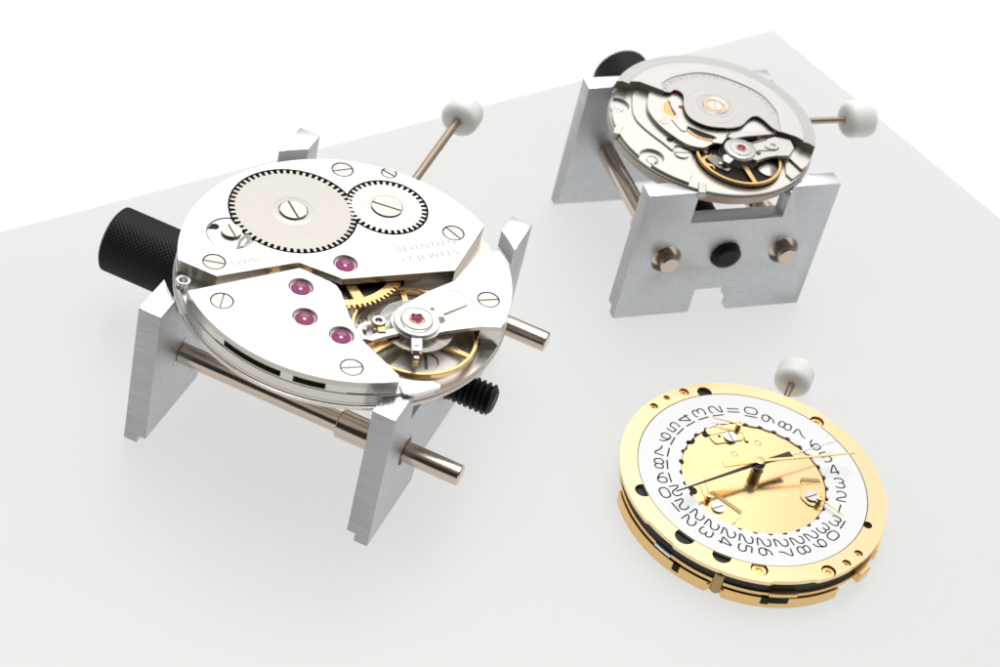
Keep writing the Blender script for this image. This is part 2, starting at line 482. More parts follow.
def crown_and_stem(root, p0, p1, pc, r, cr, cl):
    """stem from p0 to p1, nylon crown centred on pc"""
    st = put('winding_stem', cyl(p0, p1, r, .06, 24), M['stem'], root)
    d = (Vector(p1) - Vector(p0)).normalized(); a = Vector(pc) - d*cl/2; b = Vector(pc) + d*cl/2
    e = cr*.44
    prof = [(r*1.02, .5), (r*1.05, 0), (cr - e, 0)] + [(cr - e + e*math.sin(R(k)), e - e*math.cos(R(k))) for k in range(15, 91, 15)] + \
           [(cr - e + e*math.cos(R(k)), cl - e + e*math.sin(R(k))) for k in range(0, 91, 15)] + [(0, cl)]
    put('crown', rodmesh(a, b, prof, 48), M['white_plastic'], st)

# ------------------------------------------------------------------ movement one: hand wound
B1 = 17.3
m1 = empty('watch_movement', (-17.85, -13.1, B1), 'large silver hand-wound movement with ratchet and crown wheels and ruby jewels', 'watch movement')
Z = lambda z: z - B1
RP = 18.25
O = (0, 0)
# main plate
bal = (9.0, -5.9)
th1 = -45.6; th2 = -10.1
if th1 > th2: th1 -= 360
pr_ = 7.35
ph1 = math.degrees(math.atan2(RP*math.sin(R(th1)) - bal[1], RP*math.cos(R(th1)) - bal[0]))
ph2 = math.degrees(math.atan2(RP*math.sin(R(th2)) - bal[1], RP*math.cos(R(th2)) - bal[0]))
bm = bmesh.new()
lathe([(0, Z(17.3)), (RP + .02, Z(17.3)), (RP + .12, Z(17.4)), (RP + .12, Z(17.72)), (RP - .02, Z(17.8)), (RP - .18, Z(17.84)), (RP - .18, Z(17.98)), (RP, Z(18.02)), (RP, Z(18.28)), (RP - .05, Z(18.33)),
       (0, Z(18.33))], O, 180, bm)
layer = arc(O, RP - .03, th2, th1 + 360) + arc(bal, pr_, ph1, (ph2 - 360) if ph2 > ph1 else ph2 - 0, 60)
if ph2 > ph1: pass
notch = circ(P_ := (-15.91,-7.95), .8, 24)
flat(layer, Z(18.3), Z(19.45), [], bev=.05, bm=bm)
mp = put('main_plate', bm, M['plate_dark'], m1)
put('pillar_tube', lathe([(.42, Z(19.4)), (.42, Z(20.2)), (.5, Z(20.28)), (.74, Z(20.28)), (.8, Z(20.2)), (.8, Z(19.4))], P_, 32), M['steel'], mp)
# dark screw in the pit, and the steel parts under the balance
put('pit_floor', flat(circ(bal, 7.2, 80), Z(18.3), Z(18.345), bev=0), M['pit_steel'], mp)
screw(mp, (11.03,-9.39), 1.25, Z(18.96), -76.2, .34, mat='pit_steel', depth=.2)
pal = smooth([(6.84,-12.58),(7.69,-10.95),(8.52,-8.66),(8.96,-6.50),(10.74,-5.46),(12.70,-5.35),(14.53,-6.29),(14.36,-8.34),(13.17,-10.11),(11.70,-11.50),(9.92,-12.35),(8.29,-12.82)], True, 4)
put('pallet_bridge', flat(pal, Z(18.34), Z(18.95), [circ((11.02,-9.17), 1.36, 32)], bev=.06), M['pit_steel'], mp)
for k, (ra, rb, a0, a1, zz) in enumerate(((6.15, 6.75, 88, 205, 19.0), (5.0, 5.55, 95, 190, 18.9), (4.0, 4.35, 100, 185, 18.8))):
    put('steel_spring', flat(arc(bal, rb, a0, a1) + arc(bal, ra, a1, a0), Z(18.35), Z(zz), bev=.05), M['pit_steel'], mp)
put('stop_block', flat(rnd([(9.08,-14.58),(9.30,-13.79),(10.87,-13.64),(13.11,-12.98),(13.30,-13.42),(11.18,-15.19),(9.83,-15.87)], .15), Z(19.4), Z(19.75), bev=.05), M['plate'], mp)

# train wheels seen through the gap
cw = (-1.7, 1.55)
g = gearline(cw, 7.85, 7.4, 78, .5)
sp = []
for k in range(5):
    a = 20 + 72*k
    sp.append(arc(cw, 6.55, a + 5, a + 67, 20) + arc(cw, 1.6, a + 55, a + 17, 6))
put('centre_wheel', flat(g, Z(19.95), Z(20.22), sp, bev=.03), M['brass'], m1)
w2 = (4.70,-6.86)
g2 = put('escape_wheel', flat(gearline(w2, 2.3, 1.7, 15, .35), Z(18.75), Z(18.95), [circ(w2, 1.1, 24)], bev=.02), M['steel'], m1)

# balance
bw = put('balance_wheel', lathe([(6.42, Z(19.15)), (6.80, Z(19.15)), (6.86, Z(19.21)), (6.86, Z(19.78)), (6.80, Z(19.84)), (6.48, Z(19.84)), (6.42, Z(19.78)), (6.42, Z(19.15))], bal, 128), M['brass'], m1)
for a in (112.9, -14.0, -126.1):
    p = (bal[0] + 6.4*math.cos(R(a)), bal[1] + 6.4*math.sin(R(a)))
    put('balance_arm', strip(bal, p, .85, .6, Z(19.3), Z(19.62)), M['brass'], bw)
put('balance_staff', lathe([(0, Z(18.4)), (.5, Z(18.4)), (.5, Z(19.6)), (1.1, Z(19.6)), (1.1, Z(20.2)), (.45, Z(20.25)), (.45, Z(21.2)), (0, Z(21.2))], bal, 32), M['brass'], bw)
hs = []
for i in range(0, 16*40 + 1):
    a = 2*math.pi*i/40; r = .95 + 3.1*i/(16*40)
    hs.append((bal[0] + r*math.cos(a), bal[1] + r*math.sin(a), Z(20.48)))
bm = bmesh.new(); pv = None
for x, y, z in hs:
    d = Vector((x - bal[0], y - bal[1])).normalized()*.035
    v = [bm.verts.new((x - d.x, y - d.y, z - .09)), bm.verts.new((x + d.x, y + d.y, z - .09)), bm.verts.new((x + d.x, y + d.y, z + .09)), bm.verts.new((x - d.x, y - d.y, z + .09))]
    if pv:
        for k in range(4): bm.faces.new([pv[k], pv[(k+1) % 4], v[(k+1) % 4], v[k]])
    pv = v
put('hairspring', bm, M['steel'], bw)

# barrel bridge
aL = -160.4; aR = 43.9
if aL < 0: aL += 360
edge = [(11.36,3.72),(0.10,-2.38),(-0.54,-2.26),(-4.87,-1.59),(-5.45,-1.87),(-12.61,-7.10)]
out_b = arc(O, RP - .05, aR, aL) + edge[::-1]
rat, cro = (-7.62, 6.72), (2.05, 11.44)
clk = (-13.07,0.25)
screws_b = [((-4.09,16.01), 33.1, 1.12), ((1.02,17.55), -22.0, .78),
            ((10.01,9.99), -35.7, 1.12), ((-13.47,-4.95), 6.5, 1.12)]
jb = (-0.21,0.26)
holes = [circ(rat, 7.28, 150), circ(cro, 4.62, 100)] + [circ(c, r + .15, 36) for c, s, r in screws_b] + [circ(jb, 1.36, 40)]
def union_holes():
    """ratchet, crown and click recesses overlap: walk their joint outline"""
    cs = [(rat, 7.2), (cro, 4.72), (clk, 2.62)]
    pts = []
    for i, (c, r) in enumerate(cs):
        n = int(r*26)
        for k in range(n):
            a = 2*math.pi*k/n
            p = (c[0] + r*math.cos(a), c[1] + r*math.sin(a))
            if all((p[0]-d[0])**2 + (p[1]-d[1])**2 > rr*rr for j, (d, rr) in enumerate(cs) if j != i): pts.append((i, a, p))
    def seq(i, c, start):
        s = sorted([(((a - start) % (2*math.pi)), p) for j, a, p in pts if j == i]); return [p for _, p in s]
    dang = lambda c, d: math.atan2(d[1]-c[1], d[0]-c[0])
    crown_pts = seq(1, cro, dang(cro, rat)); click_pts = seq(2, clk, dang(clk, rat))
    rat_pts = seq(0, rat, dang(rat, cro))
    # split the ratchet arc at the click
    best = min(range(len(rat_pts)), key=lambda k: -((Vector(rat_pts[k]) - Vector(rat_pts[(k+1) % len(rat_pts)])).length if k < len(rat_pts)-1 else 0))
    return rat_pts[:best+1] + click_pts + rat_pts[best+1:] + crown_pts
uh = union_holes()
bm = bmesh.new()
flat(out_b, Z(20.62), Z(21.2), [uh] + holes[2:], bev=.07, bm=bm)
inset = lambda p, k: [(x*k, y*k) for x, y in p]
bb = put('barrel_bridge', bm, M['plate'], m1, side=M['edge'])
bm = bmesh.new()
low_b = arc(O, RP - .09, aR, aL) + edge[::-1]
under = arc(O, RP - .1, aR, aL) + [(-12.61,-7.10),(-5.45,-1.87),(-4.87,-1.59),(-2.03,-1.77),(-1.26,2.17),(5.57,5.01),(6.39,1.00),(11.36,3.72)]
flat(under, Z(19.47), Z(20.36), [], bev=0, bm=bm)
flat(low_b, Z(20.35), Z(20.63), [circ(jb, 1.3, 40)], bev=0, bm=bm)
put('bridge_body', bm, M['plate_dark'], bb)
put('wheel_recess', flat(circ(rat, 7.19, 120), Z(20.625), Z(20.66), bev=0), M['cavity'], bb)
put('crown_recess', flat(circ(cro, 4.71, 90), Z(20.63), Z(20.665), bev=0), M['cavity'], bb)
for c, s, r in screws_b: screw(bb, c, r, Z(21.17), s, .16 if r > 1 else .2)
for c in (jb,):
    put('jewel_sink', sink(c, 1.39, Z(21.2), .3, r2=1.14), M['steel'], bb); jewel(bb, c, 1.12, Z(21.0))
lettering(bb, 'SEVENTEEN', (4.86,4.36), (10.69,8.24), Z(21.204), 1.15, M['engrave'])
lettering(bb, '17 JEWELS', (5.53,2.75), (11.38,6.70), Z(21.204), 1.15, M['engrave'])
lettering(bb, 'SWISS', (-11.63,-4.91), (-8.63,-2.88), Z(21.204), 1.05, M['engrave'])

# ratchet and crown wheels
rw = put('ratchet_wheel', flat(gearline(rat, 7.0, 6.42, 58, .52), Z(20.78), Z(21.18), [circ(rat, 1.66, 48)], bev=.04), M['wheel'], m1)
put('wheel_hub', lathe([(0, Z(20.95)), (1.6, Z(20.95)), (1.62, Z(21.18)), (1.7, Z(21.18)), (2.3, Z(21.19)), (2.36, Z(21.175)), (2.36, Z(21.0))], rat, 64), M['wheel'], rw)
screw(rw, rat, 1.5, Z(21.34), -53.8, .2)
cwh = put('crown_wheel', flat(gearline(cro, 4.5, 3.95, 38, .52, .03), Z(20.76), Z(21.2), [circ(cro, 1.84, 48)], bev=.05), M['crown_wheel'], m1)
put('wheel_hub', lathe([(0, Z(20.95)), (1.83, Z(20.95)), (1.85, Z(21.2)), (2.05, Z(21.215)), (2.1, Z(21.19)), (2.1, Z(21.0))], cro, 64), M['crown_wheel'], cwh)
screw(cwh, cro, 1.72, Z(21.34), -4.6, .2)

# click in its recess
def click_outline(r, gap):
    n = 90; pts = [(clk[0] + r*math.cos(2*math.pi*k/n), clk[1] + r*math.sin(2*math.pi*k/n)) for k in range(n)]
    ok = [math.hypot(p[0]-rat[0], p[1]-rat[1]) > 7.0 + gap for p in pts]
    st0 = next(k for k in range(n) if ok[k] and not ok[k-1])
    o_ = [pts[(st0 + k) % n] for k in range(n) if ok[(st0 + k) % n]]
    b0 = math.atan2(o_[-1][1]-rat[1], o_[-1][0]-rat[0]); b1 = math.atan2(o_[0][1]-rat[1], o_[0][0]-rat[0])
    d = (b1 - b0 + math.pi) % (2*math.pi) - math.pi
    return o_ + [(rat[0] + (7.0 + gap)*math.cos(b0 + d*k/12), rat[1] + (7.0 + gap)*math.sin(b0 + d*k/12)) for k in range(1, 12)]
ck = put('click', flat(click_outline(2.5, .2), Z(20.64), Z(21.12), [circ((-14.96,0.77), .5, 24)], bev=.06), M['plate'], m1, side=M['edge'])
screw(ck, (-13.03,0.54), 1.12, Z(21.45), -53.8, .16)
put('click_hole_shade', flat(rnd([(-15.63,0.02),(-15.40,0.93),(-14.73,1.12),(-14.62,0.53),(-15.20,0.17)], .3), Z(21.05), Z(21.135), bev=.02), M['cavity'], ck)  # dark patch over the hole, its shade put into the colour
put('click_tip', flat([(-11.94,-0.58),(-11.69,0.60),(-11.18,0.99),(-10.65,0.67),(-10.72,-0.34),(-11.22,-1.44),(-11.83,-2.05)], Z(20.9), Z(21.16), bev=.05), M['dark_steel'], ck)
put('click_tooth', flat([(-11.63,-0.72),(-11.36,0.20),(-11.06,-0.12),(-11.16,-1.23),(-11.59,-1.50)], Z(21.1), Z(21.2), bev=.04), M['steel'], ck)

# train bridge
aT = -144.7; aE = -60.1
if aT > 0: aT -= 360
if aE > 0: aE -= 360
ed = [(8.81,-14.81),(3.94,-10.95),(1.97,-7.76),(0.36,-4.51),(-0.32,-3.68),(-1.12,-3.31),(-4.68,-2.41)]
out_t = arc(O, RP - .05, aT, aE) + ed
scr_t = [((-11.10,-10.63), 94.2, 1.12), ((3.98,-15.49), 25.4, 1.12)]
jt = [(-3.85,-5.30), (-2.35,-9.76), (1.91,-11.10)]
bm = bmesh.new()
flat(out_t, Z(20.48), Z(21.2), [circ(c, r + .15, 36) for c, s, r in scr_t] + [circ(c, 1.36, 40) for c in jt], bev=.07, bm=bm)
tb = put('train_bridge', bm, M['plate'], m1, side=M['edge'])
s1, s2, s3, s4 = -121.3, -99.0, -94.7, -83.8
fix = lambda a: a - 360 if a > 0 else a
s1, s2, s3, s4 = map(fix, (s1, s2, s3, s4))
s5, s6 = fix(-76.6), fix(-67.8)
low = arc(O, RP - .08, aT, s1) + arc(O, RP - 1.5, s1, s2) + arc(O, RP - .08, s2, s3) + arc(O, RP - 1.5, s3, s4) + arc(O, RP - .08, s4, aE) + ed
put('bridge_foot', flat(low, Z(19.62), Z(20.49), [circ(c, 1.25, 30) for c in jt], bev=0), M['plate_dark'], tb)
low2 = arc(O, RP - .1, aT, s1 - 4) + arc(O, RP - .4, s1 - 4, s1) + arc(O, RP - .1, s1, s5) + arc(O, RP - 1.3, s5, s6) + arc(O, RP - .1, s6, aE) + ed
put('bridge_foot', flat(low2, Z(19.47), Z(19.63), [circ(c, 1.2, 30) for c in jt], bev=0), M['plate_dark'], tb)
for u0, u1 in ((s1, s2), (s3, s4)): put('foot_slot_shade', flat(arc(O, RP - 1.25, u0 + .3, u1 - .3) + arc(O, RP - 1.6, u1 - .3, u0 + .3), Z(19.66), Z(20.44), bev=0), M['cavity'], tb)  # dark inserts put the shade inside the slots into colour
put('foot_slot_shade', flat(arc(O, RP - 1.0, s5 + .3, s6 - .3) + arc(O, RP - 1.4, s6 - .3, s5 + .3), Z(19.46), Z(19.62), bev=0), M['cavity'], tb)
for c, s, r in scr_t: screw(tb, c, r, Z(21.17), s, .12)
for c in jt:
    put('jewel_sink', sink(c, 1.39, Z(21.2), .3, r2=1.14), M['steel'], tb); jewel(tb, c, 1.12, Z(21.0))

# balance cock
tip = (8.98,-6.16)
cA = 24.1; cB = -7.7
up_ = [(15.43,8.97),(13.01,6.48),(11.62,2.02),(9.21,-0.83),(6.99,-4.14)]
lo_ = [(11.54,-6.88),(12.25,-6.33),(15.69,-4.22),(17.79,-3.52)]
a0 = math.degrees(math.atan2(up_[-1][1]-tip[1], up_[-1][0]-tip[0])); a1 = math.degrees(math.atan2(lo_[0][1]-tip[1], lo_[0][0]-tip[0]))
while a1 < a0: a1 += 360
out_c = up_ + arc(tip, 2.72, a0 + 8, a1 - 6) + lo_ + arc(O, RP - .05, cB, cA)
cs_ = (15.72,0.41)
bk = put('balance_cock', flat(out_c, Z(20.7), Z(21.2), [circ(cs_, 1.27, 36)], bev=.08), M['plate'], m1, side=M['edge'])
foot = [(15.43,8.97),(13.01,6.48),(12.92,4.47),(14.64,-0.10),(15.69,-4.22),(17.79,-3.52)] + arc(O, RP - .08, cB, cA)
put('cock_foot', flat(foot, Z(19.47), Z(20.71), bev=0), M['plate_dark'], bk)
screw(bk, cs_, 1.12, Z(21.17), 26.1, .16)
bm = lathe([(0, Z(21.2)), (2.5, Z(21.19)), (2.5, Z(21.42)), (2.42, Z(21.5)), (2.0, Z(21.5)), (1.95, Z(21.44)), (1.78, Z(21.44)), (1.74, Z(21.6)), (1.6, Z(21.7)), (.86, Z(21.7)), (.8, Z(21.6)), (.8, Z(21.45)), (0, Z(21.45))], tip, 72)
reg = put('regulator', bm, M['steel'], bk)
jewel(reg, tip, .62, Z(21.66))
ly = [(tip[0] + (.78 + .1*math.cos(5*t))*math.cos(t), tip[1] + (.78 + .1*math.cos(5*t))*math.sin(t), Z(21.7)) for t in [2*math.pi*k/60 for k in range(60)]]
put('jewel_spring', tube(ly, .09, 6, True), M['brass'], reg)
# regulator pointer along the arm and its stud carrier
ra = [(10.87,-3.79),(13.51,-1.33),(13.73,-1.62),(11.32,-4.38)]
put('index_slot', flat([(11.43,-3.73),(13.63,-1.30),(13.74,-1.50),(11.66,-4.04)], Z(21.15), Z(21.206), bev=0), M['slot'], bk)
put('index_arc', tube([(*p, Z(21.2)) for p in smooth([(11.17,-0.03),(12.09,0.43),(13.29,-0.04),(14.74,-1.27),(15.49,-3.01)], False, 6)], .03, 6), M['engrave'], bk)
put('banking_pin', lathe([(0, Z(21.24)), (.22, Z(21.24)), (.26, Z(21.18))], (10.21,-3.43), 20), M['slot'], bk)
put('index_notch', flat([(11.06,-4.42),(11.62,-4.20),(11.91,-4.84),(11.58,-5.40),(11.19,-5.13)], Z(21.1), Z(21.215), bev=0), M['slot'], bk)
st = put('stud_carrier', flat([(8.93,-8.92),(10.10,-8.54),(10.50,-10.52),(9.38,-10.87)], Z(20.9), Z(21.35), bev=.06), M['steel'], reg)
put('stud', flat([(9.59,-10.61),(10.31,-10.41),(10.34,-11.38),(9.83,-11.50)], Z(19.6), Z(20.95), bev=.04), M['steel'], reg)
put('stud_hole', flat([(9.47,-9.88),(9.95,-9.72),(9.97,-9.94),(9.52,-10.07)], Z(21.3), Z(21.356), bev=0), M['slot'], st)
pin = put('regulator_tail', flat([(7.07,-7.72),(7.67,-8.48),(6.09,-9.77),(5.11,-10.73),(4.25,-10.75),(5.06,-9.52),(6.05,-8.55)], Z(20.8), Z(21.15), bev=.05), M['steel'], reg)
put('curb_pin', flat([(5.15,-8.41),(6.02,-8.14),(6.25,-8.97),(5.45,-9.28)], Z(20.9), Z(21.3), bev=.05), M['brass'], reg)
put('curb_ring', lathe([(.42, Z(21.0)), (.42, Z(21.5)), (.72, Z(21.5)), (.76, Z(21.4)), (.76, Z(20.9))], (5.15,-7.69), 32), M['steel'], reg)
put('curb_block', flat([(4.74,-10.60),(5.38,-9.03),(7.43,-7.89),(7.85,-8.38),(6.38,-10.69),(5.83,-11.64)], Z(19.9), Z(20.45), bev=.06), M['brass'], reg)
jewel(mp, (4.84,-9.31), .5, Z(19.6))
d = Vector((.1957, .9807, 0))
crown_and_stem(m1, Vector((3.2, 15.9, Z(19.6))), Vector((6.78, 33.9, Z(19.6))), Vector((6.88, 34.3, Z(19.5))), .5, 2.33, 3.6)

# ------------------------------------------------------------------ movement two: automatic
B2 = 18.9
m2 = empty('watch_movement', (18.7, 31.4, B2), 'grey automatic movement with half-moon winding rotor on the rear holder', 'watch movement')
Y = lambda z: z - B2
bm = bmesh.new()
lathe([(0, Y(17.6)), (12.1, Y(17.6)), (12.1, Y(18.9)), (12.85, Y(18.9)), (12.95, Y(18.98)), (12.95, Y(19.22)), (12.86, Y(19.3)), (12.7, Y(19.3)), (12.7, Y(19.36)), (12.8, Y(19.4)), (12.8, Y(19.55)), (12.72, Y(19.62)), (0, Y(19.62))], O, 160, bm)
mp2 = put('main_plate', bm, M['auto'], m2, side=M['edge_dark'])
bal2 = (3.9, -5.0)
# raised left part of the plate, with clamp pockets
a_s, a_e = 168.2, -96.6
if a_s < 0: a_s += 360
if a_e < 0: a_e += 360
a_s, a_e = sorted((a_s, a_e))
lp = arc(O, 12.5, a_s, a_e) + [(-1.28,-10.14),(-1.72,-6.78),(-2.04,-5.88),(-4.88,-2.88),(-8.28,4.39)]
k1, k2 = (-11.76,-0.52), (-6.40,-9.26)
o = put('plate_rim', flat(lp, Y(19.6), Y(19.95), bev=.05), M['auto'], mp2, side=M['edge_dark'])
cuts = [cutter(lathe([(0, -3), (1.45, -3), (1.45, 5), (0, 5)], k1, 48)), cutter(lathe([(0, -3), (1.55, -3), (1.55, 5), (0, 5)], k2, 48))]
for c in cuts: c.parent = mp2
boolean(o, cuts); bake(o); drop(cuts)
put('clamp_screw', lathe([(0, Y(20.0)), (.35, Y(20.0)), (.45, Y(19.92)), (.75, Y(19.92)), (.82, Y(19.85)), (.82, Y(19.5))], (-11.81,-1.09), 32), M['steel'], mp2)
put('clamp_screw', lathe([(0, Y(19.98)), (.4, Y(19.95)), (.7, Y(19.8)), (.78, Y(19.6))], (-6.27,-9.59), 32), M['steel'], mp2)
put('case_lug', flat([(-11.62,-5.56),(-11.09,-4.36),(-10.47,-4.73),(-10.87,-6.51),(-11.54,-6.59)], Y(19.0), Y(19.99), bev=.05), M['auto'], mp2, side=M['edge_dark'])
put('case_lug', flat([(-0.37,-11.60),(0.59,-11.39),(0.79,-13.34),(-0.16,-13.64)], Y(18.95), Y(19.75), bev=.08), M['rotor'], mp2)
put('rim_slot', flat([(-4.97,-9.72),(-1.25,-10.58),(-1.29,-11.13),(-5.09,-10.29)], Y(19.58), Y(19.66), bev=0), M['slot'], mp2)
# dark pit below the balance, right hand blocks
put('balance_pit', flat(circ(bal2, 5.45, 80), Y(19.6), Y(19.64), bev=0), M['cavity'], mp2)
put('plate_step', flat(rnd([(10.06,-2.54),(11.75,-4.22),(12.37,-3.11),(12.87,-1.10),(12.84,0.39),(10.86,0.38)], .2), Y(19.6), Y(20.15), bev=.06), M['auto'], mp2, side=M['edge_dark'])
put('plate_step', flat(rnd([(9.68,-3.14),(9.98,-5.53),(10.79,-6.33),(11.79,-4.54),(10.17,-2.93)], .2), Y(19.6), Y(19.85), bev=.06), M['auto'], mp2, side=M['edge_dark'])
# crescent bridge and automatic bridge
cres = [(-9.56,3.89),(-10.30,2.55),(-10.18,0.41),(-9.78,-1.58),(-9.09,-3.05),(-7.88,-4.30),(-6.74,-5.21),(-5.39,-6.18),(-4.15,-7.11),(-3.95,-6.31),(-3.72,-5.97),(-2.97,-5.68),(-1.35,-5.92),(0.25,-4.37),(-1.50,0.45),(-7.08,4.58)]
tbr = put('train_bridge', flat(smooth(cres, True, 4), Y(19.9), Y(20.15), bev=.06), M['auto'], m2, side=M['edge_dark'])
screw(tbr, (-2.97,-7.14), .95, Y(20.12), 20, .16)
put('bridge_hole', lathe([(0, Y(20.158)), (.42, Y(20.158)), (.46, Y(20.14))], (-4.71,-5.29), 24), M['cavity'], tbr)
ab = [(-7.82,4.49),(-8.36,2.23),(-8.22,-0.25),(-7.59,-1.76),(-6.58,-3.10),(-5.41,-4.17),(-3.52,-5.44),(-2.21,-5.93),(-0.55,-5.68),(0.39,-4.50),(1.65,-3.20),(2.08,-1.72),(2.94,-0.80),(6.00,0.56),(8.19,1.86),(9.64,3.05),(8.03,7.42),(2.72,8.85),(-3.66,7.75)]
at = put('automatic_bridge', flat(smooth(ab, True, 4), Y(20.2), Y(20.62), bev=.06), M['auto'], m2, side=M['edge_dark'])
put('bridge_wall', flat(smooth([(-7.81,4.56),(-8.35,2.30),(-8.22,-0.18),(-7.58,-1.68),(-6.58,-3.03),(-5.41,-4.10),(-3.51,-5.37),(-2.21,-5.86),(-0.55,-5.61),(0.40,-4.43),(1.66,-3.13),(2.09,-1.65),(2.95,-0.73),(6.01,0.63),(8.20,1.93),(9.65,3.12),(8.04,7.50),(2.73,8.92),(-3.66,7.82)], True, 4), Y(19.9), Y(20.22), bev=0), M['dark_steel'], at)
put('bridge_side', flat([(2.05,-2.25),(2.46,-1.19),(3.78,-0.34),(7.94,1.60),(7.99,0.93),(4.24,-1.30),(2.83,-2.44)], Y(20.1), Y(20.68), bev=.06), M['rotor'], at)
def lug_hole(p, r, mat): put('jewel' if mat == 'ruby' else 'bridge_hole', lathe([(0, Y(20.632)), (r*.5, Y(20.632)), (r, Y(20.645)), (r*1.1, Y(20.62))], p, 24), M[mat], at)
for s_ in ("681,107.3", "674.8,93.5", "705.8,126.2"): lug_hole(L_ := {"681,107.3": (-4.14,1.42), "674.8,93.5": (-5.22,3.99), "705.8,126.2": (-0.72,-1.18)}[s_], .34, 'ruby')
screw(at, (-5.95,-2.26), .72, Y(20.66), 60, .2)
# reversing wheel crescent and gear window
c1 = smooth([(-5.85,2.31),(-6.28,1.12),(-6.38,-0.24),(-5.84,-1.09),(-5.25,-1.26),(-4.47,-0.87),(-4.93,-0.14),(-5.51,1.03)], True, 4)
put('reversing_wheel', flat(c1, Y(20.55), Y(20.645), bev=.02), M['red_gold'], at)
gb = bmesh.new()
gl = smooth([(-6.38,0.82),(-6.23,-0.31),(-5.72,-1.03),(-5.14,-1.16),(-4.54,-0.89)], False, 3)
for p_ in gl: lathe([(0, Y(20.72)), (.1, Y(20.71)), (.2, Y(20.64))], p_, 10, gb)
put('wheel_teeth', gb, M['brass'], at)
put('wheel_window', flat([(-5.87,1.97),(-5.72,2.12),(-5.30,0.90),(-4.60,-0.32),(-4.66,-0.89),(-5.23,0.27)], Y(20.6), Y(20.652), bev=0), M['cavity'], at)
win = smooth([(-3.06,-2.19),(-2.36,-2.25),(-1.07,-2.53),(0.73,-2.91),(0.44,-3.79),(-0.65,-4.17),(-1.81,-3.93),(-2.63,-3.33)], True, 4)
put('wheel_window', flat(win, Y(20.6), Y(20.636), bev=0), M['cavity'], at)
gb = bmesh.new()
gl = smooth([(-2.72,-3.08),(-1.97,-3.61),(-0.93,-3.94),(0.19,-3.82)], False, 4)
for i in range(0, len(gl), 1):
    lathe([(0, Y(20.74)), (.14, Y(20.73)), (.26, Y(20.64))], gl[i], 10, gb)
put('reduction_wheel', gb, M['red_gold'], at)
put('click_lever', flat(rnd([(-5.10,-1.63),(-4.51,-1.23),(-3.54,-1.99),(-2.93,-2.37),(-3.00,-3.48),(-3.64,-3.44),(-4.36,-2.58)], .15), Y(20.6), Y(20.72), bev=.05), M['auto'], at, side=M['edge_dark'])
put('click_lever', flat(rnd([(0.40,-3.57),(1.50,-3.19),(2.10,-2.18),(1.58,-4.01),(0.35,-4.34)], .15), Y(20.5), Y(20.72), bev=.05), M['auto'], at, side=M['edge_dark'])
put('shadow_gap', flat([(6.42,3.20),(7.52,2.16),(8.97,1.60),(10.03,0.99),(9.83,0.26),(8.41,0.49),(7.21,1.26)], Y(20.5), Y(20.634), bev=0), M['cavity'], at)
put('bridge_pin', lathe([(0, Y(20.8)), (.3, Y(20.8)), (.36, Y(20.72)), (.36, Y(20.5))], (8.04,1.51), 20), M['grey_steel'], at)
put('escape_wheel', flat(gearline((0.56,-6.85), 1.5, 1.05, 12, .35), Y(19.66), Y(19.8), [circ((0.56,-6.85), .6, 20)], bev=.02), M['balance2'], mp2)
for q_ in ((-0.20,-5.50), (1.83,-7.13), (2.78,-7.96)): put('train_pivot', lathe([(0, Y(20.1)), (.18, Y(20.1)), (.3, Y(20.0)), (.3, Y(19.65))], q_, 18), M['steel'], mp2)
# balance two
bw2 = put('balance_wheel', lathe([(5.0, Y(19.9)), (5.34, Y(19.9)), (5.4, Y(19.95)), (5.4, Y(20.2)), (5.34, Y(20.26)), (5.05, Y(20.26)), (5.0, Y(20.2)), (5.0, Y(19.9))], bal2, 112), M['balance2'], m2)
for a in (-60.1, 119.9):
    p = (bal2[0] + 5.1*math.cos(R(a)), bal2[1] + 5.1*math.sin(R(a)))
    put('balance_arm', strip(bal2, p, .7, .55, Y(19.95), Y(20.16)), M['balance2'], bw2)
hb = bmesh.new()
for k in range(9):
    r = .9 + k*.2
    tube([(bal2[0] + r*math.cos(2*math.pi*i/48), bal2[1] + r*math.sin(2*math.pi*i/48), Y(20.36)) for i in range(48)], .035, 4, True, hb)
put('hairspring', hb, M['dark_steel'], bw2)
t2 = (3.96,-4.26)
ck2 = [(5.18,-2.27),(6.14,-1.59),(7.84,0.09),(9.79,0.30),(10.40,-1.14),(9.90,-2.96),(8.32,-3.67),(7.13,-4.53),(6.09,-5.62)]
a0 = math.degrees(math.atan2(ck2[-1][1]-t2[1], ck2[-1][0]-t2[0])); a1 = math.degrees(math.atan2(ck2[0][1]-t2[1], ck2[0][0]-t2[0]))
while a0 > a1: a0 -= 360
a0_, a1_ = a1, a0 + 360
bk2 = put('balance_cock', flat(ck2 + arc(t2, 2.05, a0_ + 360 + 6 if False else (a0 - 6 + 360), a1 + 6), Y(20.35), Y(20.75), bev=.07), M['rotor'], m2)
reg2 = put('regulator', lathe([(0, Y(20.74)), (1.9, Y(20.74)), (1.9, Y(20.84)), (1.82, Y(20.88)), (1.5, Y(20.88)), (1.46, Y(20.84)), (1.34, Y(20.84)), (1.3, Y(20.94)), (.95, Y(20.98)), (.72, Y(20.98)), (.68, Y(20.9)), (0, Y(20.9))], t2, 60), M['grey_steel'], bk2)
jewel(reg2, t2, .5, Y(21.0))
put('jewel_spring', tube([(t2[0] + .62*math.cos(t), t2[1] + .62*math.sin(t), Y(20.98)) for t in [2*math.pi*k/40 for k in range(40)]], .08, 6, True), M['brass'], reg2)
put('index_slot', flat([(5.00,-2.43),(6.58,-0.81),(7.03,-0.99),(5.33,-2.58)], Y(20.7), Y(20.766), bev=0), M['slot'], bk2)
put('index_slot', flat([(5.92,-3.60),(8.10,-2.51),(8.55,-1.84),(8.59,-2.26),(8.19,-2.81),(5.94,-3.88)], Y(20.7), Y(20.766), bev=0), M['slot'], bk2)
